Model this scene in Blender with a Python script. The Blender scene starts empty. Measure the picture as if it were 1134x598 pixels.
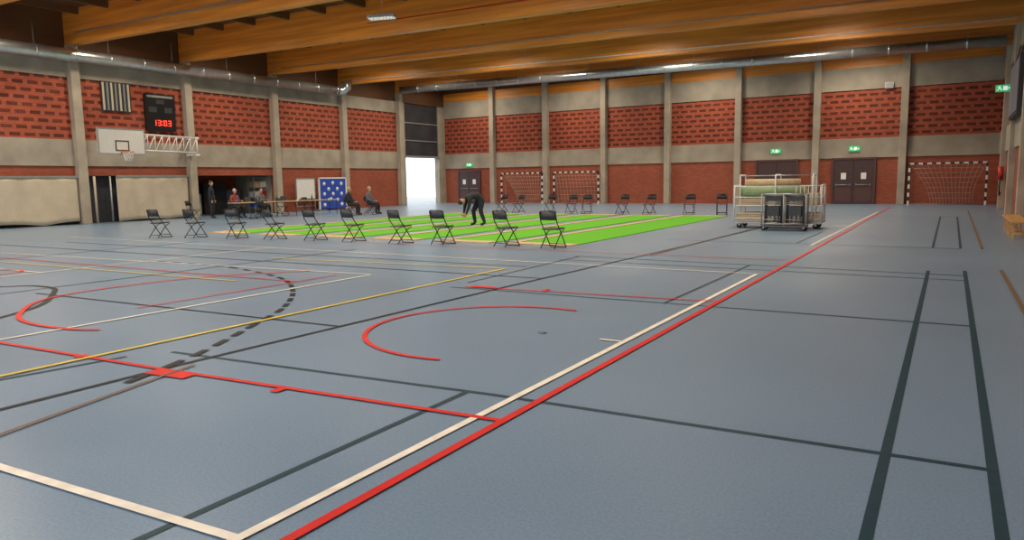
import bpy, math, random
from mathutils import Vector, Matrix, Euler
random.seed(7)
S=bpy.context.scene; COL=bpy.context.collection
try: S.view_settings.view_transform='Standard'
except Exception: pass

# ---------------------------------------------------------------- materials
def nt(name):
    m=bpy.data.materials.new(name); m.use_nodes=True
    n=m.node_tree; b=n.nodes['Principled BSDF']; return m,n,b
def N(n,t,**k):
    x=n.nodes.new(t)
    for a,v in k.items(): setattr(x,a,v)
    return x
def plain(name,c,rough=.6,metal=0,var=.12,scale=8,emit=0,spec=.5):
    m,n,b=nt(name)
    tc=N(n,'ShaderNodeTexCoord'); no=N(n,'ShaderNodeTexNoise'); no.inputs['Scale'].default_value=scale; no.inputs['Detail'].default_value=3
    n.links.new(tc.outputs['Object'],no.inputs['Vector'])
    r=N(n,'ShaderNodeValToRGB'); e=r.color_ramp.elements
    e[0].position=.3; e[1].position=.7
    e[0].color=tuple(x*(1-var) for x in c)+(1,); e[1].color=tuple(min(1,x*(1+var)) for x in c)+(1,)
    n.links.new(no.outputs['Fac'],r.inputs[0]); n.links.new(r.outputs[0],b.inputs['Base Color'])
    b.inputs['Roughness'].default_value=rough; b.inputs['Metallic'].default_value=metal
    b.inputs['Specular IOR Level'].default_value=spec
    if emit:
        b.inputs['Emission Color'].default_value=tuple(c)+(1,); b.inputs['Emission Strength'].default_value=emit
    return m
def wallvec(n):
    g=N(n,'ShaderNodeNewGeometry'); s=N(n,'ShaderNodeSeparateXYZ'); a=N(n,'ShaderNodeMath'); a.operation='ADD'
    c=N(n,'ShaderNodeCombineXYZ'); n.links.new(g.outputs['Position'],s.inputs[0])
    n.links.new(s.outputs[0],a.inputs[0]); n.links.new(s.outputs[1],a.inputs[1])
    n.links.new(a.outputs[0],c.inputs[0]); n.links.new(s.outputs[2],c.inputs[1]); return c,g
def brick(name,c1,c2,mort,bw,rh,ms,decor=False,rough=.8):
    m,n,b=nt(name); c,g=wallvec(n)
    t=N(n,'ShaderNodeTexBrick'); t.inputs['Scale'].default_value=1; t.inputs['Brick Width'].default_value=bw
    t.inputs['Row Height'].default_value=rh; t.inputs['Mortar Size'].default_value=ms
    t.inputs['Color1'].default_value=c1+(1,); t.inputs['Color2'].default_value=c2+(1,); t.inputs['Mortar'].default_value=mort+(1,)
    n.links.new(c.outputs[0],t.inputs['Vector']); col=t.outputs['Color']
    if decor:
        t2=N(n,'ShaderNodeTexBrick'); t2.inputs['Scale'].default_value=1; t2.inputs['Brick Width'].default_value=.56
        t2.inputs['Row Height'].default_value=.30; t2.inputs['Mortar Size'].default_value=.08; t2.inputs['Mortar Smooth'].default_value=0
        t2.inputs['Color1'].default_value=(.50,.46,.44,1); t2.inputs['Color2'].default_value=(.30,.27,.27,1); t2.inputs['Mortar'].default_value=(1.2,1.25,1.2,1)
        n.links.new(c.outputs[0],t2.inputs['Vector'])
        mx=N(n,'ShaderNodeMix',data_type='RGBA',blend_type='MULTIPLY'); mx.inputs[0].default_value=1
        n.links.new(col,mx.inputs[6]); n.links.new(t2.outputs['Color'],mx.inputs[7]); col=mx.outputs[2]
        bp=N(n,'ShaderNodeBump'); bp.inputs['Strength'].default_value=.6; bp.inputs['Distance'].default_value=.05
        n.links.new(t2.outputs['Fac'],bp.inputs['Height']); n.links.new(bp.outputs[0],b.inputs['Normal'])
    no=N(n,'ShaderNodeTexNoise'); no.inputs['Scale'].default_value=.7; n.links.new(g.outputs['Position'],no.inputs['Vector'])
    r=N(n,'ShaderNodeMapRange'); r.inputs[3].default_value=.75; r.inputs[4].default_value=1.25; n.links.new(no.outputs['Fac'],r.inputs[0])
    m2=N(n,'ShaderNodeMix',data_type='RGBA',blend_type='MULTIPLY'); m2.inputs[0].default_value=1
    n.links.new(col,m2.inputs[6]); n.links.new(r.outputs[0],m2.inputs[7]); n.links.new(m2.outputs[2],b.inputs['Base Color'])
    b.inputs['Roughness'].default_value=rough; return m
def wood(name,c1,c2,sx,sy,sz,rough=.4):
    m,n,b=nt(name); g=N(n,'ShaderNodeNewGeometry'); mp=N(n,'ShaderNodeMapping'); mp.inputs['Scale'].default_value=(sx,sy,sz)
    n.links.new(g.outputs['Position'],mp.inputs[0]); no=N(n,'ShaderNodeTexNoise'); no.inputs['Scale'].default_value=1; no.inputs['Detail'].default_value=5
    n.links.new(mp.outputs[0],no.inputs['Vector']); r=N(n,'ShaderNodeValToRGB'); e=r.color_ramp.elements; e[0].position=.35; e[1].position=.65
    e[0].color=c1+(1,); e[1].color=c2+(1,); n.links.new(no.outputs['Fac'],r.inputs[0]); n.links.new(r.outputs[0],b.inputs['Base Color'])
    b.inputs['Roughness'].default_value=rough; return m
def floor_mat():
    m,n,b=nt('sports_vinyl'); g=N(n,'ShaderNodeNewGeometry')
    no=N(n,'ShaderNodeTexNoise'); no.inputs['Scale'].default_value=60; no.inputs['Detail'].default_value=2
    n2=N(n,'ShaderNodeTexNoise'); n2.inputs['Scale'].default_value=.5; n2.inputs['Detail'].default_value=4
    for x in (no,n2): n.links.new(g.outputs['Position'],x.inputs['Vector'])
    r=N(n,'ShaderNodeValToRGB'); e=r.color_ramp.elements; e[0].position=.3; e[1].position=.7
    e[0].color=(.152,.232,.335,1); e[1].color=(.205,.295,.405,1); n.links.new(no.outputs['Fac'],r.inputs[0])
    mr=N(n,'ShaderNodeMapRange'); mr.inputs[3].default_value=.88; mr.inputs[4].default_value=1.12; n.links.new(n2.outputs['Fac'],mr.inputs[0])
    mx=N(n,'ShaderNodeMix',data_type='RGBA',blend_type='MULTIPLY'); mx.inputs[0].default_value=1
    n.links.new(r.outputs[0],mx.inputs[6]); n.links.new(mr.outputs[0],mx.inputs[7]); n.links.new(mx.outputs[2],b.inputs['Base Color'])
    rr=N(n,'ShaderNodeMapRange'); rr.inputs[3].default_value=.26; rr.inputs[4].default_value=.36; n.links.new(n2.outputs['Fac'],rr.inputs[0])
    n.links.new(rr.outputs[0],b.inputs['Roughness']); b.inputs['Specular IOR Level'].default_value=.42
    return m
M_floor=floor_mat()
M_decor=brick('patterned_brick',(.38,.076,.036),(.29,.056,.027),(.21,.055,.03),.24,.082,.01,True)
M_brick=brick('plain_brick',(.35,.086,.042),(.26,.062,.032),(.23,.07,.04),.24,.08,.008)
M_conc=plain('concrete',(.38,.33,.26),.85,0,.14,1.3)
M_conc2=plain('concrete_band',(.34,.30,.24),.85,0,.2,.9)
M_darkp=plain('dark_panel',(.03,.032,.04),.6,0,.3,1)
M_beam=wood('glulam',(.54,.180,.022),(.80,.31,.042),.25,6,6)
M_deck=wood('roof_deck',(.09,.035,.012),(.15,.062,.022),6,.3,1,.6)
M_purl=plain('purlin_wood',(.13,.058,.02),.6)
M_steel=plain('galvanised',(.55,.57,.58),.28,.85,.1,4)
M_white=plain('white_paint',(.72,.72,.70),.45,0,.05)
M_grey=plain('grey_metal',(.35,.36,.37),.4,.5)
M_dgrey=plain('dark_grey_metal',(.10,.10,.105),.4,.4)
M_black=plain('black_paint',(.012,.012,.014),.35,.2)
M_rubber=plain('rubber',(.02,.02,.02),.8)
M_seat=plain('chair_plastic',(.022,.023,.026),.4)
M_green=plain('green_carpet',(.12,.40,.03),.95,0,.1,30,spec=.1)
M_tan=plain('plywood',(.50,.37,.22),.7,0,.15,6)
M_canvas=plain('canvas',(.52,.45,.34),.9,0,.08,2)
M_door=plain('door_paint',(.055,.022,.022),.45)
M_frame=plain('door_frame',(.09,.035,.03),.5)
M_paper=plain('paper',(.8,.8,.76),.8,0,.02)
M_blue=plain('blue_board',(.02,.07,.42),.5)
M_exit=plain('exit_green',(.03,.42,.14),.5,0,.02,5,.6)
M_exitw=plain('exit_white',(.85,.95,.88),.5,0,.02,5,.6)
M_led=plain('red_led',(1,.06,.03),.5,0,.0,5,1.6)
M_orange=plain('rim_orange',(.75,.16,.03),.4)
M_red=plain('red_paint',(.5,.03,.02),.4)
M_roll=plain('green_roll',(.24,.32,.17),.85)
M_cab=plain('cabinet',(.18,.20,.24),.5)
M_net=plain('net_cord',(.55,.48,.40),.9)
M_gold=plain('wood_bench',(.55,.30,.10),.4)
M_cover=plain('socket_cover',(.09,.13,.17),.5)
L_red=plain('line_red',(.62,.018,.015),.5,spec=.3); L_white=plain('line_white',(.80,.74,.64),.5,spec=.3)
L_dark=plain('line_teal',(.016,.048,.068),.5,spec=.3); L_black=plain('line_black',(.010,.011,.014),.5,spec=.3)
L_yel=plain('line_yellow',(.70,.52,.03),.5,spec=.3); L_brown=plain('line_brown',(.18,.11,.06),.5,spec=.3)
M_skin=plain('skin',(.52,.29,.2),.55); M_hairg=plain('hair_grey',(.35,.33,.31),.8); M_haird=plain('hair_dark',(.03,.02,.015),.7)
M_hairb=plain('hair_blond',(.5,.35,.16),.7)
M_eye=plain('eye',(.02,.015,.01),.2); M_lip=plain('lip',(.35,.1,.08),.5)
def cloth(c): return plain('cloth',c,.9,0,.15,14)

# ---------------------------------------------------------------- mesh builder
class MB:
    def __init__(s): s.v=[];s.f=[];s.m=[];s.mats=[];s.sm=[]
    def mi(s,mat):
        if mat not in s.mats: s.mats.append(mat)
        return s.mats.index(mat)
    def add(s,vs,fs,mat,smooth=False,M=None):
        o=len(s.v); s.v+= [tuple((M@Vector(v)) if M else v) for v in vs]
        k=s.mi(mat)
        for f in fs: s.f.append(tuple(i+o for i in f)); s.m.append(k); s.sm.append(smooth)
    def box(s,a,b,mat,M=None):
        x0,y0,z0=[min(p,q) for p,q in zip(a,b)]; x1,y1,z1=[max(p,q) for p,q in zip(a,b)]
        s.add([(x0,y0,z0),(x1,y0,z0),(x1,y1,z0),(x0,y1,z0),(x0,y0,z1),(x1,y0,z1),(x1,y1,z1),(x0,y1,z1)],
              [(0,3,2,1),(4,5,6,7),(0,1,5,4),(1,2,6,5),(2,3,7,6),(3,0,4,7)],mat,False,M)
    def tube(s,pts,r,mat,n=8,M=None,closed=False):
        pts=[Vector(p) for p in pts]; L=len(pts); rs=r if isinstance(r,(list,tuple)) else [r]*L
        vs=[];fs=[]; up=None
        for i,p in enumerate(pts):
            if closed: t=(pts[(i+1)%L]-pts[i-1]).normalized()
            else: t=(pts[min(i+1,L-1)]-pts[max(i-1,0)]).normalized()
            if up is None: up=Vector((0,0,1)) if abs(t.z)<.9 else Vector((1,0,0))
            a=t.cross(up).normalized(); b=a.cross(t).normalized(); up=b
            for k in range(n):
                w=2*math.pi*k/n; vs.append(tuple(p+(a*math.cos(w)+b*math.sin(w))*rs[i]))
        for i in range(L if closed else L-1):
            j=(i+1)%L
            for k in range(n): fs.append((i*n+k,i*n+(k+1)%n,j*n+(k+1)%n,j*n+k))
        if not closed: fs.append(tuple(range(n))[::-1]); fs.append(tuple((L-1)*n+k for k in range(n)))
        s.add(vs,fs,mat,True,M)
    def ell(s,c,r,mat,M=None,nu=14,nv=9,z0=-1.0):
        vs=[];fs=[]
        for i in range(nv+1):
            th=math.pi*i/nv
            for k in range(nu):
                w=2*math.pi*k/nu; z=max(math.cos(th),z0)
                vs.append((c[0]+r[0]*math.sin(th)*math.cos(w),c[1]+r[1]*math.sin(th)*math.sin(w),c[2]+r[2]*z))
        for i in range(nv):
            for k in range(nu): fs.append((i*nu+k,(i+1)*nu+k,(i+1)*nu+(k+1)%nu,i*nu+(k+1)%nu))
        s.add(vs,fs,mat,True,M)
    def mesh(s,name):
        me=bpy.data.meshes.new(name); me.from_pydata(s.v,[],s.f)
        for m in s.mats: me.materials.append(m)
        me.polygons.foreach_set('material_index',s.m); me.polygons.foreach_set('use_smooth',s.sm); me.update(); return me
    def build(s,name,loc=(0,0,0),rz=0,parent=None,scale=1):
        return put(s.mesh(name),name,loc,rz,parent,scale)
def put(me,name,loc=(0,0,0),rz=0,parent=None,scale=1):
    o=bpy.data.objects.new(name,me); o.location=loc; o.rotation_euler=(0,0,rz); o.scale=(scale,)*3
    if parent: o.parent=parent
    COL.objects.link(o); return o
def bevel(o,w=.01):
    b=o.modifiers.new('bevel','BEVEL'); b.width=w; b.segments=2; b.limit_method='ANGLE'; return o

# ---------------------------------------------------------------- dimensions
XL,XR,YF,YN=-32.2,2.0,43.8,-3.0
PY=[43.8-5.31*i for i in range(9)]      # pilaster rows on the left wall
PX=[XL+4.275*i for i in range(9)]
def zb(x): return 7.5-.5*(x+32.2)/34.2

m=MB(); m.box((XL-4,YN,-.3),(XR+.4,YF+.4,0),M_floor); m.build('floor')

# ---- left wall
m=MB(); t=XL-.4
y5=PY[1]
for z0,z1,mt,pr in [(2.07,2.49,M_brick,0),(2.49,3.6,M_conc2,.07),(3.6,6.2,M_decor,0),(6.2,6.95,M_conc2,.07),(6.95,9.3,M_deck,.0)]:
    m.box((t,YN,z0),(XL+pr,y5,z1),mt)
m.box((t,YN,0),(XL,PY[6],2.07),M_brick)
m.box((t,PY[6],0),(t+.1,PY[4],2.07),M_darkp)  # dark backing colour stands in for the shade inside the curtained openings
m.box((t,PY[3],0),(XL,y5,2.07),M_brick)
m.box((t,y5,0),(XL,39.2,6.95),M_conc2); m.box((t,43.0,0),(XL,YF,6.95),M_conc2); m.box((t,39.2,3.3),(XL-.1,43.0,6.95),M_darkp)
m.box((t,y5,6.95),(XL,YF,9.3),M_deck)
m.box((XL-.1,39.1,3.25),(XL+.05,43.1,3.4),M_grey)
for zz in (4.4,5.6): m.box((XL-.1,39.2,zz),(XL-.04,43.0,zz+.08),M_grey)
m.build('wall_left')
# alcove
m=MB(); m.box((XL-3.6,PY[4]-.2,0),(XL-3.4,PY[3]+.2,2.7),M_brick); m.box((XL-3.4,PY[4]-.2,0),(t,PY[4],2.7),M_conc2)
m.box((XL-3.4,PY[3],0),(t,PY[3]+.2,2.7),M_conc2); m.box((XL-3.6,PY[4]-.2,2.5),(t,PY[3]+.2,2.7),M_conc2); m.build('wall_alcove')
# ---- far wall
m=MB()
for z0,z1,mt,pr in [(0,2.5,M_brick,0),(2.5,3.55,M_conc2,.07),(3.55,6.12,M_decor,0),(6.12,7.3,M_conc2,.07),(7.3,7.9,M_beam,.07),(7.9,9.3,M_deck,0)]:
    m.box((XL-.4,YF-pr,z0),(XR+.4,YF+.4,z1),mt)
m.build('wall_far')
m=MB()
for z0,z1,mt,pr in [(0,2.5,M_brick,0),(2.5,3.55,M_conc2,.07),(3.55,6.12,M_decor,0),(6.12,9.3,M_conc2,.07)]:
    m.box((XR-pr,YN,z0),(XR+.4,YF,z1),mt)
m.build('wall_right')
# pilasters
k=1
for y in PY[:-1]:
    if y>YF-.1: continue
    m=MB(); m.box((XL-.02,y-.19,0),(XL+.32,y+.19,zb(XL)+.02),M_conc); bevel(m.build('trim_%d'%k),.02); k+=1
    m=MB(); m.box((XR-.22,y-.19,0),(XR+.02,y+.19,zb(XR)+.02),M_conc); bevel(m.build('trim_%d'%k),.02); k+=1
for x in PX[1:-1]:
    m=MB(); m.box((x-.18,YF-.36,0),(x+.18,YF+.02,8.1),M_conc); bevel(m.build('trim_%d'%k),.02); k+=1
# ---- ceiling
def slant(m,y0,y1,d0,d1,mat,x0=XL-.4,x1=XR+.4):
    a,b=zb(x0),zb(x1)
    m.add([(x0,y0,a+d0),(x1,y0,b+d0),(x1,y1,b+d0),(x0,y1,a+d0),(x0,y0,a+d1),(x1,y0,b+d1),(x1,y1,b+d1),(x0,y1,a+d1)],
          [(0,3,2,1),(4,5,6,7),(0,1,5,4),(1,2,6,5),(2,3,7,6),(3,0,4,7)],mat)
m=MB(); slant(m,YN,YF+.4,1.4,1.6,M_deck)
x=XL+1.2
while x<XR:
    a=zb(x); m.box((x-.08,YN,a+1.14),(x+.08,YF,a+1.44),M_purl); x+=2.15
m.build('ceiling')
for y in PY[1:]:
    m=MB(); slant(m,y-.17,y+.17,0,1.42,M_beam,XL+.0,XR-.0); bevel(m.build('roof_beam'),.015)

# ---- ducts
def duct(pts,r,sp=1.5):
    m=MB(); m.tube(pts,r,M_steel,20)
    for a,b in zip(pts[:-1],pts[1:]):
        a=Vector(a);b=Vector(b);L=(b-a).length;d=(b-a).normalized();q=sp
        while q<L:
            p=a+d*q; m.tube([p-d*.03,p+d*.03],r*1.05,M_steel,20); q+=sp
            if int(q/sp)%2==0: m.tube([p+Vector((0,0,r)),p+Vector((0,0,r+.9))],.012,M_grey,5)
    return m
duct([(-31.2,37.75,zb(-31.2)+.08),(1.7,37.75,zb(1.7)+.12)],.23).build('ventilation_duct')
m=duct([(-31.45,2,7.02),(-31.45,32.2,7.02)],.26)
m.tube([(-31.45,32.2,7.02),(-31.4,32.6,7.05),(-31.2,32.75,7.25),(-31.2,32.75,7.6)],.26,M_steel,16); m.build('ventilation_duct')
# conduits under beams
m=MB()
m.tube([(-31,16.9,zb(-31)+.4),(1.8,16.9,zb(1.8)+.4)],.03,M_grey,6)
m.tube([(-20,22.3,zb(-20)+.5),(1.8,22.3,zb(1.8)+.5)],.025,M_red,6)
m.tube([(-31,27.6,zb(-31)+.25),(1.8,27.6,zb(1.8)+.25)],.025,M_grey,6)
m.tube([(-31,33.0,zb(-31)+.2),(1.8,33.0,zb(1.8)+.2)],.03,M_white,6)
m.build('ceiling_conduit')

# ---- ceiling luminaires added to light the hall, tucked out of view behind the beams
hm=MB(); hm.box((-.8,-.17,0),(.8,.17,.07),M_white); hm.box((-.8,-.2,-.05),(.8,-.17,.07),M_white); hm.box((-.8,.17,-.05),(.8,.2,.07),M_white)
hm.tube([(-.6,0,.07),(-.6,0,.42)],.01,M_grey,5); hm.tube([(.6,0,.07),(.6,0,.42)],.01,M_grey,5)
hme=hm.mesh('added_luminaire')
LW=225
for yi in range(8):
    y=PY[yi]-(2.65 if yi<3 else 3.9)
    for x in (-28.5,-20.5,-12.5,-4.5):
        z=zb(x)+1.05
        o=put(hme,'added_ceiling_lamp',(x,y,z))
        l=bpy.data.lights.new('added_lamp_light','AREA'); l.shape='RECTANGLE'; l.size=1.5; l.size_y=.3; l.energy=LW; l.color=(1,.86,.67); l.spread=math.radians(162)
        lo=bpy.data.objects.new('added_lamp_light',l); lo.location=(0,0,-.01); lo.parent=o; COL.objects.link(lo)
# guarded lamp visible under the beam
m=MB(); m.box((-.5,-.15,-.1),(.5,.15,0),M_grey); m.box((-.45,-.13,-.14),(.45,.13,-.1),plain('lamp_diffuser',(.9,.9,.85),.4,0,.02,5,.35))
for i in range(9):
    xx=-.48+i*.12; m.tube([(xx,-.17,0),(xx,-.17,-.2),(xx,.17,-.2),(xx,.17,0)],.008,M_grey,5)
m.tube([(0,0,0),(0,0,1.2)],.012,M_grey,5)
gl=m.mesh('guarded_lamp')
put(gl,'guarded_lamp',(-17.2,19.9,7.35),.3)

# ---------------------------------------------------------------- floor markings
ZC=[.002]
class Lines:
    def __init__(s,mat): s.b=MB(); s.mat=mat; ZC[0]+=.0006; s.z=ZC[0]
    def poly(s,pts,w=.05):
        s.z+=.00012; ZC[0]=max(ZC[0],s.z)
        P=[Vector((p[0],p[1],0)) for p in pts]; vs=[]; n=len(P)
        for i,p in enumerate(P):
            t=(P[min(i+1,n-1)]-P[max(i-1,0)]).normalized(); a=Vector((-t.y,t.x,0))*w/2
            vs+= [tuple(p+a+Vector((0,0,s.z))),tuple(p-a+Vector((0,0,s.z)))]
        s.b.add(vs,[(2*i,2*i+1,2*i+3,2*i+2) for i in range(n-1)],s.mat)
    def arc(s,c,r,a0,a1,w=.05,n=48): s.poly([(c[0]+r*math.cos(math.radians(a0+(a1-a0)*i/n)),c[1]+r*math.sin(math.radians(a0+(a1-a0)*i/n))) for i in range(n+1)],w)
    def done(s,name): s.b.build(name)
def catmull(P,n=10):
    P=[Vector((p[0],p[1],0)) for p in P]; P=[2*P[0]-P[1]]+P+[2*P[-1]-P[-2]]; o=[]
    for i in range(1,len(P)-2):
        for k in range(n):
            t=k/n; a,b,c,d=P[i-1:i+3]
            o.append(.5*((2*b)+(c-a)*t+(2*a-5*b+4*c-d)*t*t+(3*b-a-3*c+d)*t**3))
    o.append(P[-2]); return o
T=Lines(L_dark)
T.poly([(-.24,.5),(-.25,13.56)],.055); T.poly([(.27,.5),(.26,13.78)],.055)
T.poly([(-6.31,4.09),(-2.85,4.37),(.28,4.48)]); T.poly([(-3.05,.8),(-3.05,4.34)])
T.poly([(-6.36,8.71),(.27,8.76)],.045); T.poly([(-3.04,8.7),(-3.02,13.2)],.045); T.poly([(-6.6,13.4),(.27,13.1)],.045); T.poly([(-6.6,12.7),(.27,12.5)],.04)
T.poly([(-6.5,13.4),(-6.4,9.2)],.045); T.poly([(-.27,17.8),(-.28,31)]); T.poly([(.24,17.9),(.25,31)])
T.poly([(-6.2,17.9),(.25,17.8)],.045); T.poly([(-3.05,18),(-3.05,22)],.045);T.poly([(-6.3,31),(.25,31)],.045)
T.poly([(-6.9,1.5),(-6.52,3.77)],.05)
T.poly([(-22,11.2),(-6.6,11.4)],.05); T.poly([(-12.2,3.8),(-12.1,12.8)],.05); T.poly([(-18.2,5.5),(-18.1,12.8)],.05)
T.done('court_lines_teal')
B=Lines(L_black)
B.poly([(-5.76,.8),(-5.78,3.76),(-5.62,9),(-5.3,15),(-5.0,22),(-4.9,30)],.06)
B.poly([(-11.74,5.49),(-5.7,5.73)],.045); B.poly(catmull([(-13.6,5.2),(-13.07,5.58),(-12.73,5.88),(-12.1,5.9),(-11.51,5.62),(-10.5,4.95),(-9.94,4.21),(-9.7,3.6)]),.08)
B.poly([(-24,9.9),(-5.6,10.1)],.045)
D=catmull([(-14.65,9.0),(-13.2,9.1),(-11.63,8.96),(-9.65,8.32),(-8.32,7.40),(-7.31,6.35),(-6.73,5.44),(-6.12,4.39),(-5.83,3.76),(-5.5,2.9)],16)
acc=[D[0]]; L_=0; on=True
for a,b in zip(D[:-1],D[1:]):
    acc.append(b); L_+=(b-a).length
    if L_>=(.24 if on else .15):
        if on: B.poly(acc,.075)
        acc=[b]; L_=0; on=not on
B.done('court_lines_black')
Wt=Lines(L_white)
Wt.poly([(-2.66,.8),(-2.63,11.99)],.058); Wt.poly([(-6.2,1.78),(-4.56,1.85),(-2.64,1.97)],.058); Wt.poly([(-2.9,6.43),(-2.63,6.43)],.04)
Wt.poly([(-2.66,17.51),(-2.60,34.2)],.05); Wt.poly([(-8.45,1),(-8.46,9.24)],.05); Wt.poly([(-20,8.6),(-8.5,9.3)],.04); Wt.poly([(-14.5,5.0),(-14.5,12.4)],.045)
Wt.poly([(-24,12.4),(-2.7,12.0)],.045); Wt.poly([(-24,6.5),(-14.5,6.9)],.045)
Wt.done('court_lines_white')
Rd=Lines(L_red)
Rd.poly([(-2.42,.8),(-2.45,2.08),(-2.47,38.9)],.06); Rd.poly([(-8.6,3.47),(-5.78,3.63),(-2.46,3.89)],.05)
Rd.poly([(-5.78,3.55),(-5.32,3.6)],.16); Rd.poly([(-4.35,3.62),(-4.35,3.76)],.08); Rd.poly([(-6.9,3.5),(-6.9,3.62)],.07)
Rd.arc((-4.08,6.38),1.38,78,281); Rd.poly([(-6.17,8.80),(-2.47,9.11)],.045); Rd.poly([(-6.1,8.86),(-5.7,8.9)],.14)
Rd.poly([(-4.9,8.93),(-4.9,9.1)],.07)
Rd.poly(catmull([(-8.0,4.35),(-8.39,4.21),(-9.24,4.19),(-9.99,4.46),(-10.95,5.23),(-11.23,6.44),(-10.89,8.01),(-9.9,9.2)]),.06)
Rd.poly([(-22,8.0),(-9,8.1)],.04); Rd.poly([(-9.0,5.4),(-9.0,9.0)],.04); Rd.poly(catmull([(-17.5,5.6),(-16.2,6.6),(-15.2,6.9),(-14.9,6.3),(-15.1,5.2)]),.06)
Rd.poly([(-14,14.3),(-2.5,14.2)],.04)
Rd.done('court_lines_red')
Y=Lines(L_yel); Y.poly([(-6.78,1),(-6.78,10.94)],.055); Y.poly([(-12.5,10.5),(-6.78,10.94)],.045); Y.poly([(-24,7.4),(-10,7.7)],.04); Y.done('court_lines_yellow')
Br=Lines(L_brown); Br.poly([(-5.0,1),(-5.15,2.11),(-5.64,3.86)],.035); Br.poly([(.76,14.0),(.79,9.2)],.05); Br.poly([(.62,18),(.66,36)],.05); Br.poly([(-5.2,14.0),(-5.0,30)],.04); Br.done('court_lines_brown')
m=MB(); m.tube([(-3.56,6.45,0),(-3.56,6.45,.004)],.05,M_cover,20); m.tube([(-3.56,6.45,.004),(-3.56,6.45,.005)],.035,M_cover,16); m.build('floor_socket_cover')

# ---------------------------------------------------------------- bowling carpets
lanes=[(-9.3,-7.65),(-11.45,-9.95),(-13.75,-12.35),(-16.05,-14.7),(-18.45,-17.1),(-20.85,-19.5)]
for a,b in lanes:
    m=MB(); m.box((a,15.75,0),(b,29.1,.018),M_green)
    m.box((a-.22,15.75,0),(a,29.1,.035),M_tan)
    m.box((a-.22,15.3,0),(b,15.73,.03),M_tan); m.box((a-.22,29.12,0),(b,29.5,.03),M_tan)
    m.build('bowling_carpet')

# ---------------------------------------------------------------- folding chair
def chair_mesh():
    m=MB(); w=.21
    for s in (-1,1):
        m.tube([(s*w,-.26,.84),(s*w,-.2,.62),(s*w,.0,.36),(s*w,.24,.012)],.0125,M_black,8)
        m.tube([(s*(w-.03),.20,.43),(s*(w-.03),.05,.36),(s*(w-.03),-.27,.012)],.0125,M_black,8)
        m.tube([(s*(w-.015),-.18,.44),(s*(w-.015),.2,.46)],.011,M_black,6)
    m.tube([(-w,-.26,.84),(-w+.03,-.265,.865),(w-.03,-.265,.865),(w,-.26,.84)],.0125,M_black,8)
    m.tube([(-w,.19,.09),(w,.19,.09)],.01,M_black,6); m.tube([(-w+.03,-.2,.09),(w-.03,-.2,.09)],.01,M_black,6)
    m.tube([(-w,.24,.013),(w,.24,.013)],.011,M_black,6)
    n=6; vs=[];fs=[]
    for i in range(n+1):
        for j in range(n+1):
            u=i/n*2-1; v=j/n*2-1; cr=1-.12*abs(v)**4
            vs.append((u*.19*cr,.02+v*.2,.46+.012*u*u+.01*v))
    q=len(vs); vs+=[(x,y,z-.022) for x,y,z in vs]
    for i in range(n):
        for j in range(n):
            a=i*(n+1)+j; fs.append((a,a+n+1,a+n+2,a+1)); fs.append((a+q,a+1+q,a+n+2+q,a+n+1+q))
    for i in range(n):
        for a,b in ((i,i+1),(n*(n+1)+i+1,n*(n+1)+i)): fs.append((a,b,b+q,a+q))
        for a,b in (((i+1)*(n+1),i*(n+1)),(i*(n+1)+n,(i+1)*(n+1)+n)): fs.append((a,b,b+q,a+q))
    m.add(vs,fs,M_seat,True)
    vs=[];fs=[];n=8
    for i in range(n+1):
        u=i/n*2-1; y=-.255-.03*(1-u*u)
        for z,dy in ((.66,.035),(.85,-.005)): vs+= [(u*.2,y+dy,z),(u*.2,y+dy+.014,z)]
    for i in range(n):
        a=4*i; b=a+4
        fs+=[(a,b,b+2,a+2),(a+1,a+3,b+3,b+1),(a,a+1,b+1,b),(a+2,b+2,b+3,a+3)]
    fs+=[(0,2,3,1),(4*n,4*n+1,4*n+3,4*n+2)]
    m.add(vs,fs,M_seat,True)
    return m.mesh('folding_chair')
CH=chair_mesh()
front=[(-20.84,13.43),(-19.65,13.82),(-18.05,14.06),(-16.6,14.23),(-15.15,14.4),(-13.8,14.5),(-12.15,14.5),(-10.95,14.7),(-9.12,14.8),(-7.85,14.8)]
for i,(x,y) in enumerate(front): put(CH,'folding_chair',(x,y,0),random.uniform(-.18,.18)+(.25 if i<3 else 0),None,1.0)
back=[(-19.3,30.9),(-17.9,30.2),(-15.1,30.3),(-14.3,30.3),(-12.6,30.4),(-11.25,30.2),(-9.5,30.3),(-8.2,30.6),(-20.9,30.6),(-16.6,31.0)]
for i,(x,y) in enumerate(back): put(CH,'folding_chair',(x,y,0),math.pi+random.uniform(-.3,.3))

# ---------------------------------------------------------------- equipment trolley
m=MB()
def fr(m,x,h,mat,d=.5,bars=4):
    m.tube([(x,-d,.16),(x,-d,h-.05),(x,-d+.05,h),(x,d-.05,h),(x,d,h-.05),(x,d,.16)],.022,mat,8)
    for i in range(bars):
        z=.25+(h-.35)*i/bars; m.tube([(x,-d,z),(x,d,z)],.012,mat,6)
m.box((-1.25,-.5,.16),(1.25,.5,.2),M_grey)
for x in (-1.25,-.05,1.25): fr(m,x,1.3 if x!=-.05 else 1.62,M_white)
fr(m,1.0,1.62,M_white); fr(m,-1.1,1.62,M_white,.4,2)
for y in (-.5,.5):
    m.tube([(-1.1,y*.8,1.6),(1.0,y*.8,1.6)],.018,M_grey,6); 
    for z in (.3,.7,.95,1.28): m.tube([(-1.25,y,z),(1.25,y,z)],.014,M_white,6)
    for i in range(7): m.tube([(.55+i*.11,y,.2),(.55+i*.11,y,1.28)],.007,M_white,5)
for x in (-1.1,1.1):
    for y in (-.42,.42):
        m.tube([(x,y-.025,.08),(x,y+.025,.08)],.08,M_rubber,14); m.box((x-.03,y-.04,.08),(x+.03,y+.04,.17),M_grey)
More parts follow.
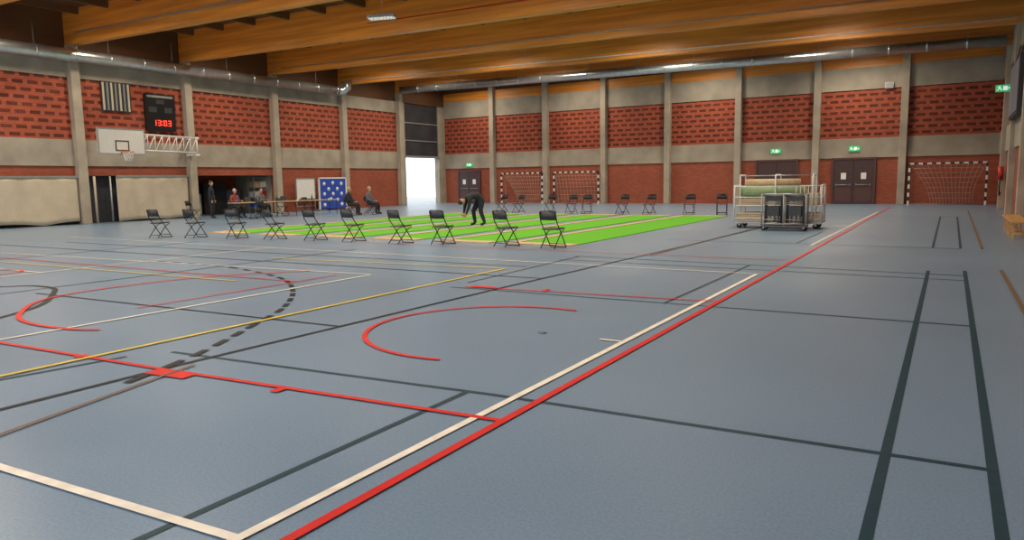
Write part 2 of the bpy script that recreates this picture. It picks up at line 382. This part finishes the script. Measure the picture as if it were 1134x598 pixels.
for i in range(5): m.box((-1.2,-.44,.21+i*.055),(1.2,.44,.255+i*.055),M_tan if i%2 else M_canvas)
m.box((-1.2,-.46,.68),(1.2,.46,.72),M_tan)
for i in range(3): m.box((-1.1,-.4,.73+i*.06),(.45,.4,.78+i*.06),M_canvas if i!=1 else M_tan)
for y in (-.22,.12): 
    m.tube([(-1.15,y,1.12),(.75,y,1.12)],.16,M_roll,18); m.tube([(-1.17,y,1.12),(.77,y,1.12)],.05,M_canvas,10)
m.tube([(-1.0,-.05,1.38),(.6,-.05,1.38)],.12,M_tan,16); m.box((.55,-.42,.73),(1.15,.42,1.05),M_canvas)
m.build('equipment_trolley',(-4.5,23.35,0),.04)
# chair rack in front: open frame with folded chairs hung in it
m=MB(); m.box((-.62,-.28,.12),(.62,.28,.15),M_dgrey)
for x in (-.6,0,.6):
    m.tube([(x,-.27,.14),(x,-.27,1.06),(x,.27,1.06),(x,.27,.14)],.02,M_grey,8)
for x in (-.55,.55):
    for y in (-.22,.22): m.tube([(x,y-.02,.06),(x,y+.02,.06)],.06,M_rubber,12); m.box((x-.02,y-.03,.06),(x+.02,y+.03,.13),M_grey)
for y in (-.27,.27):
    for z in (.2,1.06): m.tube([(-.6,y,z),(.6,y,z)],.016,M_grey,8)
for r_ in range(5):
    y=-.22+r_*.11
    for cx_ in (-.3,.3):
        m.tube([(cx_-.22,y,.17),(cx_-.22,y,.98),(cx_-.17,y,1.02),(cx_+.17,y,1.02),(cx_+.22,y,.98),(cx_+.22,y,.17)],.013,M_dgrey,6)
        m.box((cx_-.2,y-.008,.86),(cx_+.2,y+.008,.99),M_seat); m.box((cx_-.17,y+.012,.42),(cx_+.17,y+.024,.70),M_seat)
        for z in (.22,.32,.76,.81): m.tube([(cx_-.22,y-.01,z),(cx_+.22,y-.01,z)],.011,M_grey,6)
        for xx in (-.12,0,.12): m.tube([(cx_+xx,y,.2),(cx_+xx,y,.44)],.008,M_grey,5)
m.build('folding_chair_rack',(-4.12,22.2,0),.04)

# ---------------------------------------------------------------- goals
def goal(loc,w,h,rz=0,drape=False):
    m=MB(); t=.085; dk=M_black
    def stripes(a,b):
        a=Vector(a);b=Vector(b); n=max(2,round((b-a).length/.2))
        for i in range(n):
            p=a.lerp(b,i/n); q=a.lerp(b,(i+1)/n)
            lo=[min(p[k],q[k])-(t/2 if abs(p[k]-q[k])<1e-6 else 0) for k in range(3)]; hi=[max(p[k],q[k])+(t/2 if abs(p[k]-q[k])<1e-6 else 0) for k in range(3)]
            m.box(lo,hi,M_white if i%2==0 else dk)
    stripes((-w/2,0,0),(-w/2,0,h)); stripes((w/2,0,0),(w/2,0,h)); stripes((-w/2,0,h),(w/2,0,h))
    for s in (-1,1):
        m.tube([(s*w/2,0,h),(s*w/2,.35,h-.1),(s*w/2,.65,.02),(s*w/2,0,.02)],.018,M_grey,6)
    m.tube([(-w/2,.65,.02),(w/2,.65,.02)],.018,M_grey,6)
    def prof(v): return (.02+.62*v**.6, h*(1-v)**.9)
    nx,nz=13,8
    def pt(u,v):
        y,z=prof(v); x=-w/2+w*u
        if drape:
            x=x*(1-.45*math.sin(v*math.pi*.5))+.25*v; y-=.15*math.sin(u*math.pi)
        return (x,y,max(.02,z))
    for i in range(nx+1): m.tube([pt(i/nx,j/10) for j in range(11)],.008,M_net,4)
    for j in range(1,nz): m.tube([pt(k/8,j/nz) for k in range(9)],.008,M_net,4)
    m.build('handball_goal',loc,rz)
goal((-.2,42.7,0),3.35,2.1,0,True); goal((-20.9,42.6,0),3.2,2.05,0); goal((-25.05,42.7,0),3.2,2.05,0,True)
def curtain(name,p0,p1,z0,z1,mat,amp=.05,waves=9,sag=0):
    m=MB(); nx,nz=64,10; vs=[];fs=[]; p0=Vector(p0);p1=Vector(p1); d=(p1-p0); L=d.length; n_=Vector((-d.y,d.x,0)).normalized()
    for j in range(nz+1):
        v=j/nz
        for i in range(nx+1):
            u=i/nx; zz=z0+sag*abs(math.sin(u*math.pi*1.5)); o=amp*math.sin(u*waves*2*math.pi+v*1.5)*(.4+.6*(1-v))
            p=p0+d*u+n_*o; vs.append((p.x,p.y,zz+(z1-zz)*v))
    for j in range(nz):
        for i in range(nx):
            a=j*(nx+1)+i; fs.append((a,a+1,a+nx+2,a+nx+1))
    m.add(vs,fs,mat,True); m.box((min(p0.x,p1.x)-.04,min(p0.y,p1.y),z1-.03),(max(p0.x,p1.x)+.04,max(p0.y,p1.y)+.02,z1+.05),M_grey)
    o=m.build(name); s=o.modifiers.new('s','SOLIDIFY'); s.thickness=.01; return o
curtain('divider_curtain',(-32.0,12.6,0),(-32.0,17.0,0),.02,2.02,M_canvas,.03,4,.12)
curtain('divider_curtain',(-32.0,18.7,0),(-32.0,22.25,0),.02,2.04,M_canvas,.03,4,.06)
m=MB(); m.tube([(-32.05,17.75,0),(-32.05,17.75,2.05)],.05,M_canvas,10); m.tube([(-32.05,18.45,0),(-32.05,18.45,2.05)],.04,M_grey,10); m.build('curtain_post')

# ---------------------------------------------------------------- doors
def door(name,x0,x1,h,papers=True):
    m=MB(); y=YF-.075
    m.box((x0-.1,y-.1,0),(x0,y,h+.1),M_frame); m.box((x1,y-.1,0),(x1+.1,y,h+.1),M_frame); m.box((x0-.0999,y-.0999,h),(x1+.0999,y,h+.0999),M_frame)
    xm=(x0+x1)/2
    for a,b in ((x0+.01,xm-.01),(xm+.01,x1-.01)):
        m.box((a,y-.06,.01),(b,y-.005,h-.01),M_door); m.box((a+.1,y-.07,.15),(b-.1,y-.055,.9),M_frame)
        m.tube([(a+.12,y-.12,1.05),(b-.12,y-.12,1.05)],.02,M_grey,8); m.box((a+.12,y-.12,1.0),(a+.16,y-.05,1.1),M_grey); m.box((b-.16,y-.12,1.0),(b-.12,y-.05,1.1),M_grey)
        if papers: m.box(((a+b)/2-.12,y-.075,1.35),((a+b)/2+.14,y-.055,1.7),M_paper)
    m.build(name)
door('door_1',-5.6,-3.6,2.42); door('door_2',-9.7,-7.55,2.42,False); door('door_3',-30.9,-29.15,2.25)
def sign(loc,rz=0):
    m=MB(); m.box((-.28,-.05,-.14),(.28,.0,.14),M_exit)
    m.box((-.02,-.056,-.08),(.12,-.05,.08),M_exitw)
    m.tube([(-.16,-.054,.02),(-.1,-.054,-.03),(-.06,-.054,-.09)],.014,M_exitw,5); m.tube([(-.16,-.054,.02),(-.18,-.054,-.05),(-.24,-.054,-.07)],.014,M_exitw,5)
    m.tube([(-.22,-.054,.05),(-.14,-.054,.04),(-.08,-.054,.0)],.012,M_exitw,5); m.ell((-.14,-.054,.085),(.022,.008,.022),M_exitw)
    m.add([(.16,-.056,-.05),(.24,-.056,0),(.16,-.056,.05)],[(0,1,2)],M_exitw)
    m.build('emergency_exit_sign',loc,rz)
sign((-4.6,YF-.08,3.0)); sign((-8.7,YF-.08,3.0)); sign((-30.0,YF-.08,2.75)); sign((1.6,35.2,4.9))
m=MB(); m.box((-3.25,YF-.2,6.1),(-2.85,YF-.075,6.4),M_white)
for i in range(4): m.box((-3.22,YF-.215,6.14+i*.065),(-2.88,YF-.2,6.17+i*.065),M_grey)
m.build('wall_speaker')

# ---------------------------------------------------------------- scoreboard, slatted panel, hoop
m=MB(); X0=XL+.075; X1=XL+.2
m.box((X0,20.35,4.15),(X1,21.85,5.85),M_black)
segs={'0':'abcdef','1':'bc','3':'abcdg'}
def digit(ch,yc,zc,h=.26,w=.15):
    t=.032
    R_={'a':((-w/2,h/2-t),(w/2,h/2)),'d':((-w/2,-h/2),(w/2,-h/2+t)),'g':((-w/2,-t/2),(w/2,t/2)),'b':((w/2-t,0),(w/2,h/2)),'c':((w/2-t,-h/2),(w/2,0)),'f':((-w/2,0),(-w/2+t,h/2)),'e':((-w/2,-h/2),(-w/2+t,0))}
    for s_ in segs[ch]:
        (a,b),(c,d)=R_[s_]; m.box((X1,yc+a,zc+b),(X1+.015,yc+c,zc+d),M_led)
for ch,yc in zip('1303',(20.76,20.99,21.29,21.52)): digit(ch,yc,4.52)
m.box((X1,21.12,4.57),(X1+.015,21.16,4.61),M_led); m.box((X1,21.12,4.43),(X1+.015,21.16,4.47),M_led)
for a,b,c,d in ((20.5,20.9,5.0,5.25),(21.3,21.7,5.0,5.25),(20.9,21.3,5.4,5.6)): m.box((X1,a,c),(X1+.01,b,d),M_darkp)
m.box((X1,20.45,5.68),(X1+.01,21.75,5.78),M_grey)
m.build('digital_scoreboard')
m=MB()
m.box((X0,18.4,4.9),(XL+.1,19.75,6.2),M_darkp)
for i in range(7): m.box((XL+.1,18.45+i*.19,4.95),(XL+.13,18.53+i*.19,6.15),M_canvas if i%2==0 else M_grey)
m.build('slatted_score_panel')
# basketball hoop
m=MB(); bx=-30.5; y0,y1=17.15,19.25
m.box((bx-.02,y0,2.95),(bx+.02,y1,4.05),plain('backboard',(.58,.58,.55),.3,0,.03))
for a,b,c,d in ((y0,y1,2.95,3.0),(y0,y1,4.0,4.05),(y0,y0+.05,3.0,4.0),(y1-.05,y1,3.0,4.0)): m.box((bx+.02,a,c),(bx+.03,b,d),M_grey)
for a,b,c,d in ((17.9,18.5,3.1,3.14),(17.9,18.5,3.5,3.54),(17.9,17.94,3.14,3.5),(18.46,18.5,3.14,3.5)): m.box((bx+.02,a,c),(bx+.032,b,d),M_black)
rc=(bx+.42,18.2,3.05)
m.tube([(rc[0]+.23*math.cos(a*math.pi/12),rc[1]+.23*math.sin(a*math.pi/12),rc[2]) for a in range(24)],.02,M_orange,8,None,True)
m.box((bx+.02,18.1,3.0),(bx+.2,18.3,3.06),M_orange)
for a in range(12):
    for s_ in (1,-1):
        w0=a*math.pi/6; pts=[]
        for k_ in range(5):
            w=w0+s_*k_*math.pi/12; r_=.23-.1*(k_/4)**.7; pts.append((rc[0]+r_*math.cos(w),rc[1]+r_*math.sin(w),rc[2]-.1*k_))
        m.tube(pts,.010,M_white,4)
for z in (3.15,3.85):
    m.tube([(bx-.04,y0+.3,z),(bx-.3,18.6,z),(-31.7,22.3,z)],.03,M_white,8); m.tube([(bx-.04,y1-.2,z),(-31.3,22.4,z)],.03,M_white,8)
    m.tube([(bx-.04,y0,z),(bx-.04,y1,z)],.03,M_white,8)
for i in range(9):
    u=i/8; a=Vector((bx-.04,y1-.2,3.15)).lerp(Vector((-31.3,22.4,3.15)),u); b=Vector((bx-.04,y1-.2,3.85)).lerp(Vector((-31.3,22.4,3.85)),min(1,u+.125))
    m.tube([a,b],.018,M_white,6); m.tube([a,Vector((a.x,a.y,3.85))],.018,M_white,6)
m.tube([(-31.3,22.4,3.85),(-31.3,22.4,3.1)],.035,M_white,8); m.box((-32.0,22.3,3.0),(-31.25,22.5,3.1),M_white); m.box((-32.0,22.3,3.8),(-31.25,22.5,3.9),M_white)
m.build('wall_mounted_basketball_hoop')

# ---------------------------------------------------------------- blue target board, whiteboard, alcove storage
m=MB(); m.box((-31.6,30.5,.1),(-31.55,32.6,1.85),M_blue); m.box((-31.62,30.42,.05),(-31.53,30.5,1.9),M_white); m.box((-31.62,32.6,.05),(-31.53,32.68,1.9),M_white); m.box((-31.62,30.42,1.85),(-31.53,32.68,1.93),M_white)
for (yy,zz) in [(30.85,1.55),(31.55,1.6),(32.25,1.55),(31.2,1.25),(31.9,1.25),(30.85,.95),(31.55,.95),(32.25,.95),(31.2,.6),(31.9,.6),(30.85,.32),(32.25,.32)]:
    m.tube([(-31.55,yy,zz),(-31.54,yy,zz)],.11,M_white,20)
for yy in (30.6,32.5): m.box((-31.95,yy-.04,0),(-31.2,yy+.04,.06),M_grey)
m.build('target_board')
m=MB(); m.box((-31.66,28.8,.75),(-31.62,30.15,1.85),M_white)
for a,b,c,d in ((28.76,28.8,.7,1.9),(30.15,30.19,.7,1.9),(28.8,30.15,.7,.75),(28.8,30.15,1.85,1.9)): m.box((-31.68,a,c),(-31.6,b,d),M_grey)
for yy in (28.78,30.17):
    m.tube([(-31.64,yy,.7),(-31.64,yy,.08)],.02,M_grey,8); m.tube([(-31.9,yy,.07),(-31.35,yy,.07)],.02,M_grey,8)
    for xx in (-31.88,-31.37): m.tube([(xx,yy-.015,.035),(xx,yy+.015,.035)],.035,M_rubber,12)
m.tube([(-31.64,28.78,.3),(-31.64,30.17,.3)],.015,M_grey,8); m.box((-31.62,29.1,.72),(-31.54,29.9,.74),M_grey)
m.build('mobile_whiteboard')
for (a,b,h,mt) in [(22.9,24.0,1.6,M_cab),(24.2,25.0,1.1,M_white),(25.2,26.6,1.7,M_darkp),(26.7,27.6,1.3,M_cab)]:
    m=MB(); m.box((-35.5,a,.02),(-34.9,b,h),mt); c=(a+b)/2
    m.box((-34.9,a+.04,.08),(-34.88,c-.02,h-.05),mt); m.box((-34.9,c+.02,.08),(-34.88,b-.04,h-.05),mt); m.box((-34.88,c-.08,h*.5),(-34.85,c-.05,h*.6),M_grey); m.build('storage_cabinet')
m=MB()
for z in (.3,.85,1.4,1.95): m.box((-33.5,27.0,z),(-33.0,27.95,z+.03),M_grey)
for x in (-33.5,-33.0):
    for y in (27.0,27.95): m.box((x-.02,y-.02,0),(x+.02,y+.02,2.0),M_grey)
for i,(z,mt) in enumerate([(.33,M_blue),(.33,M_tan),(.88,M_white),(.88,M_red),(1.43,M_tan),(1.43,M_paper)]):
    y=27.05+.45*(i%2); m.box((-33.45,y,z),(-33.05,y+.38,z+.32),mt)
m.build('storage_shelf')

def table(loc,rz,L=1.8):
    m=MB(); m.box((-L/2,-.38,.72),(L/2,.38,.75),M_tan)
    for x in (-L/2+.15,L/2-.15):
        for y in (-.32,.32): m.tube([(x,y,.72),(x,y,.01)],.016,M_black,8)
        m.tube([(x,-.32,.2),(x,.32,.2)],.012,M_black,6)
    m.tube([(-L/2+.15,0,.68),(L/2-.15,0,.68)],.012,M_black,6)
    return m.build('folding_table',loc,rz)
def laptop(loc,rz):
    m=MB(); m.box((-.17,-.12,0),(.17,.12,.018),M_grey); m.box((-.17,0,0),(.17,.01,.23),M_darkp,Matrix.Translation((0,.12,.015))@Matrix.Rotation(-.25,4,'X')); m.build('laptop',loc,rz)
def mug(loc,mat):
    m=MB(); m.tube([(0,0,0),(0,0,.1)],.04,mat,14); m.tube([(.04,0,.08),(.07,0,.07),(.07,0,.035),(.04,0,.02)],.006,mat,6); m.build('coffee_mug',loc)
def bottle(loc,mat):
    m=MB(); m.tube([(0,0,0),(0,0,.18),(0,0,.23),(0,0,.3)],[.035,.035,.014,.014],mat,14); m.build('drink_bottle',loc)
tb=[(-28.4,22.9),(-28.1,24.9),(-27.8,26.9)]
for i,(x,y) in enumerate(tb):
    table((x,y,0),math.pi/2-.15)
    mug((x+.1,y+.65,.752),M_white); bottle((x+.05,y-.65,.752),M_darkp if i else M_blue)
laptop((-28.4,22.95,.752),math.pi/2); laptop((-28.1,24.85,.752),math.pi/2)
for x,y,r in [(-29.5,23.0,-1.57),(-29.2,24.3,-1.57),(-29.1,25.5,-1.5),(-27.3,22.4,1.5),(-28.85,27.0,-1.5),(-25.2,26.3,-1.2),(-24.8,27.3,-1.3),(-26.2,28.9,-1.2),(-29.8,20.9,-1.2)]:
    put(CH,'folding_chair',(x,y,0),r)

# ---------------------------------------------------------------- people
def person(name,J,loc,rz,shirt,pants,hair,hd=(0,0,1),face=(0,1,0),shoe=M_black,sc=1.0,longhair=False,grip=.5):
    V=[];E=[];Rr=[];ix={}
    for k,(p,r) in J.items(): ix[k]=len(V); V.append(p); Rr.append(r)
    bones=[('pelvis','spine','pants'),('spine','chest','shirt'),('chest','neckb','shirt'),('neckb','neckt','skin')]
    for s in 'LR':
        bones+=[('chest','sh'+s,'shirt'),('sh'+s,'el'+s,'shirt'),('el'+s,'wr'+s,'shirt'),('wr'+s,'pa'+s,'skin'),
                ('pelvis','hi'+s,'pants'),('hi'+s,'kn'+s,'pants'),('kn'+s,'an'+s,'pants'),('an'+s,'to'+s,'shoe')]
    E=[(ix[a],ix[b]) for a,b,_ in bones]
    me=bpy.data.meshes.new('tmp'); me.from_pydata(V,E,[]); ob=bpy.data.objects.new('tmp',me); COL.objects.link(ob)
    sk=ob.modifiers.new('skin','SKIN'); sk.use_smooth_shade=True
    lay=me.skin_vertices[0].data
    for i,r in enumerate(Rr): lay[i].radius=(r*1.25,r*1.25)
    for d in lay: d.use_root=False
    lay[ix['pelvis']].use_root=True
    ss=ob.modifiers.new('sub','SUBSURF'); ss.levels=2
    bpy.context.view_layer.update()
    ev=ob.evaluated_get(bpy.context.evaluated_depsgraph_get()); em=ev.to_mesh()
    verts=[v.co.copy() for v in em.vertices]; faces=[tuple(p.vertices) for p in em.polygons]; ev.to_mesh_clear()
    bpy.data.objects.remove(ob); bpy.data.meshes.remove(me)
    m=MB(); mm={'shirt':shirt,'pants':pants,'skin':M_skin,'shoe':shoe}
    segs_=[(Vector(V[ix[a]]),Vector(V[ix[b]]),l,(Rr[ix[a]]+Rr[ix[b]])/2) for a,b,l in bones]
    m.v=[tuple(v) for v in verts]
    for f in faces:
        c=sum((verts[i] for i in f),Vector())/len(f); best=None
        for a,b,l,rr in segs_:
            d=b-a; t_=max(0,min(1,(c-a).dot(d)/d.length_squared)); q=(c-(a+d*t_)).length/rr
            if best is None or q<best[0]: best=(q,l)
        m.f.append(f); m.m.append(m.mi(mm[best[1]])); m.sm.append(True)
    # head
    z=Vector(hd).normalized(); y=Vector(face); y=(y-z*y.dot(z)).normalized(); x=y.cross(z)
    nt_=Vector(J['neckt'][0]); c=nt_+z*.10
    Mh=Matrix((x,y,z)).transposed().to_4x4(); Mh.translation=c
    m.ell((0,0,.02),(.076,.094,.105),M_skin,Mh,18,12); m.ell((0,.025,-.045),(.055,.065,.065),M_skin,Mh,14,9)
    m.ell((0,.1,-.005),(.013,.018,.028),M_skin,Mh,8,6)
    for s in (-1,1):
        m.ell((s*.03,.083,.02),(.012,.009,.008),M_white,Mh,8,6); m.ell((s*.03,.09,.02),(.006,.004,.006),M_eye,Mh,6,5)
        m.ell((s*.078,0,0),(.01,.02,.03),M_skin,Mh,8,6); m.ell((s*.03,.088,.04),(.018,.006,.004),hair,Mh,8,5)
    m.ell((0,.088,-.045),(.024,.008,.006),M_lip,Mh,8,5)
    m.ell((0,-.018,.045),(.085,.096,.095),hair,Mh,18,12,-.25)
    if longhair: m.ell((0,-.055,-.02),(.078,.05,.13),hair,Mh,14,9)
    # hands
    for s,sg in (('L',-1),('R',1)):
        w=Vector(J['wr'+s][0]); p=Vector(J['pa'+s][0]); d=(p-w).normalized()
        side=Vector((0,1,0)); side=(side-d*side.dot(d))
        if side.length<.3: side=Vector((1,0,0))*-sg; side=side-d*side.dot(d)
        side.normalize(); nrm=d.cross(side)*(1 if sg<0 else -1)
        for k_,(o_,L_) in enumerate(((-.027,.06),(-.009,.075),(.009,.08),(.027,.072))):
            b0=p+side*o_-d*.01; pts=[b0,b0+d*L_*.45,b0+d*L_*.8+nrm*L_*.2*grip,b0+d*L_*.95+nrm*L_*.55*grip]
            m.tube(pts,[.0095,.009,.008,.006],M_skin,7)
        b0=w.lerp(p,.35)+side*.025; m.tube([b0,b0+side*.025+d*.025,b0+side*.03+d*.06],[.011,.010,.007],M_skin,7)
    return m.build(name,loc,rz,None,sc)
def base(): 
    J={'pelvis':((0,0,.95),.125),'spine':((0,.0,1.13),.12),'chest':((0,.0,1.32),.13),'neckb':((0,0,1.47),.06),'neckt':((0,.015,1.55),.052)}
    for s,g in (('L',-1),('R',1)):
        J['sh'+s]=((g*.17,0,1.40),.062); J['el'+s]=((g*.23,-.02,1.12),.045); J['wr'+s]=((g*.24,.07,.88),.028); J['pa'+s]=((g*.24,.09,.80),.032)
        J['hi'+s]=((g*.095,0,.88),.095); J['kn'+s]=((g*.11,.02,.49),.062); J['an'+s]=((g*.12,-.02,.09),.042); J['to'+s]=((g*.13,.14,.048),.038)
    return J
def seated(lap=True):
    J={'pelvis':((0,-.06,.58),.12),'spine':((0,-.08,.75),.12),'chest':((0,-.07,.94),.13),'neckb':((0,-.05,1.09),.06),'neckt':((0,-.02,1.17),.052)}
    for s,g in (('L',-1),('R',1)):
        J['sh'+s]=((g*.17,-.06,1.02),.062); J['el'+s]=((g*.24,.0,.77),.045)
        if lap: J['wr'+s]=((g*.15,.22,.67),.028); J['pa'+s]=((g*.12,.29,.65),.03)
        else: J['wr'+s]=((g*.16,.26,.81),.028); J['pa'+s]=((g*.13,.34,.80),.03)
        J['hi'+s]=((g*.1,.0,.56),.09); J['kn'+s]=((g*.14,.40,.53),.065); J['an'+s]=((g*.14,.40,.09),.042); J['to'+s]=((g*.15,.56,.048),.038)
    return J
cD=cloth((.02,.02,.025)); cR=cloth((.25,.05,.04)); cG=cloth((.12,.12,.13)); cN=cloth((.015,.018,.03))
# bending player
J={'pelvis':((0,-.16,.92),.125),'spine':((0,.02,1.02),.12),'chest':((0,.2,1.0),.13),'neckb':((0,.34,.92),.06),'neckt':((0,.40,.87),.052)}
for s,g in (('L',-1),('R',1)):
    J['sh'+s]=((g*.17,.27,.93),.062); J['el'+s]=((g*.2,.31,.66),.045); J['wr'+s]=((g*.13,.38,.43),.028); J['pa'+s]=((g*.11,.40,.35),.032)
    J['hi'+s]=((g*.095,-.16,.85),.095); J['kn'+s]=((g*.12,-.02+g*.08,.49),.062); J['an'+s]=((g*.13,-.12+g*.12,.1),.042); J['to'+s]=((g*.14,.04+g*.12,.045),.038)
person('bending_player',J,(-14.1,20.9,.018),2.5,cD,cN,M_haird,(0,.75,-.6),(0,-.3,-.9),sc=1.08)
person('standing_man',base(),(-30.0,22.05,0),-.9,cN,cD,M_haird,sc=1.0)
person('seated_organizer',seated(False),(-29.5,23.0,0),-1.57,cR,cD,M_hairg)
person('seated_organizer',seated(False),(-29.2,24.3,0),-1.57,cG,cD,M_haird)
person('seated_spectator',seated(),(-25.2,26.3,0),-1.2,cD,cD,M_hairb,longhair=True)
person('seated_spectator',seated(),(-24.8,27.3,0),-1.3,cG,cN,M_hairg)

# ---------------------------------------------------------------- right side things
m=MB(); m.box((1.25,20.5,.40),(1.62,24.0,.44),M_gold)
for y in (20.9,22.25,23.6):
    m.box((1.28,y-.03,0),(1.34,y+.03,.4),M_gold); m.box((1.53,y-.03,0),(1.59,y+.03,.4),M_gold); m.box((1.28,y-.025,.1),(1.59,y+.025,.16),M_gold)
m.build('gym_bench')
m=MB(); m.tube([(1.90,37.8,1.55),(1.70,37.8,1.55)],.3,M_red,24); m.tube([(1.71,37.8,1.55),(1.68,37.8,1.55)],.12,M_black,16)
m.tube([(1.8,37.55,1.4),(1.76,37.4,1.0),(1.78,37.45,.6),(1.82,37.5,.75)],.03,M_black,8); m.build('fire_hose_reel')
m=MB(); m.box((XR-.3,28.9,3.5),(XR-.075,33.0,5.4),M_darkp); m.box((XR-.32,29.0,3.6),(XR-.3,30.9,5.3),M_cab); m.box((XR-.32,31.0,3.6),(XR-.3,32.9,5.3),M_cab)
for y in (29.5,32.4): m.tube([(XR-.25,y,5.4),(XR-.09,y,6.1)],.02,M_black,6)
m.build('wall_display_case')

# outdoor ground beyond the open door
m=MB(); m.box((-70,30,-.35),(-36,60,-.02),plain('pavement',(.55,.54,.5),.9)); m.box((-36.05,38.4,-.35),(XL-.4,44.4,-.02),plain('threshold',(.5,.5,.48),.9)); m.build('outdoor_ground')

# ---------------------------------------------------------------- world & camera
w=bpy.data.worlds.new('world'); S.world=w; w.use_nodes=True
bg=w.node_tree.nodes['Background']; bg.inputs[0].default_value=(.86,.93,1,1); bg.inputs[1].default_value=1.8
f=799.0
dY=Vector((487,107,-799)).normalized(); dX=Vector((1328,-78,799)).normalized(); dZ=dX.cross(dY).normalized()
R=Matrix((dX,dY,dZ)).to_4x4(); R.translation=Vector((0,0,1.58))
cam=bpy.data.cameras.new('camera'); co=bpy.data.objects.new('camera',cam); COL.objects.link(co); co.matrix_world=R
cam.sensor_width=36; cam.lens=36*f/1134; cam.clip_end=300; S.camera=co
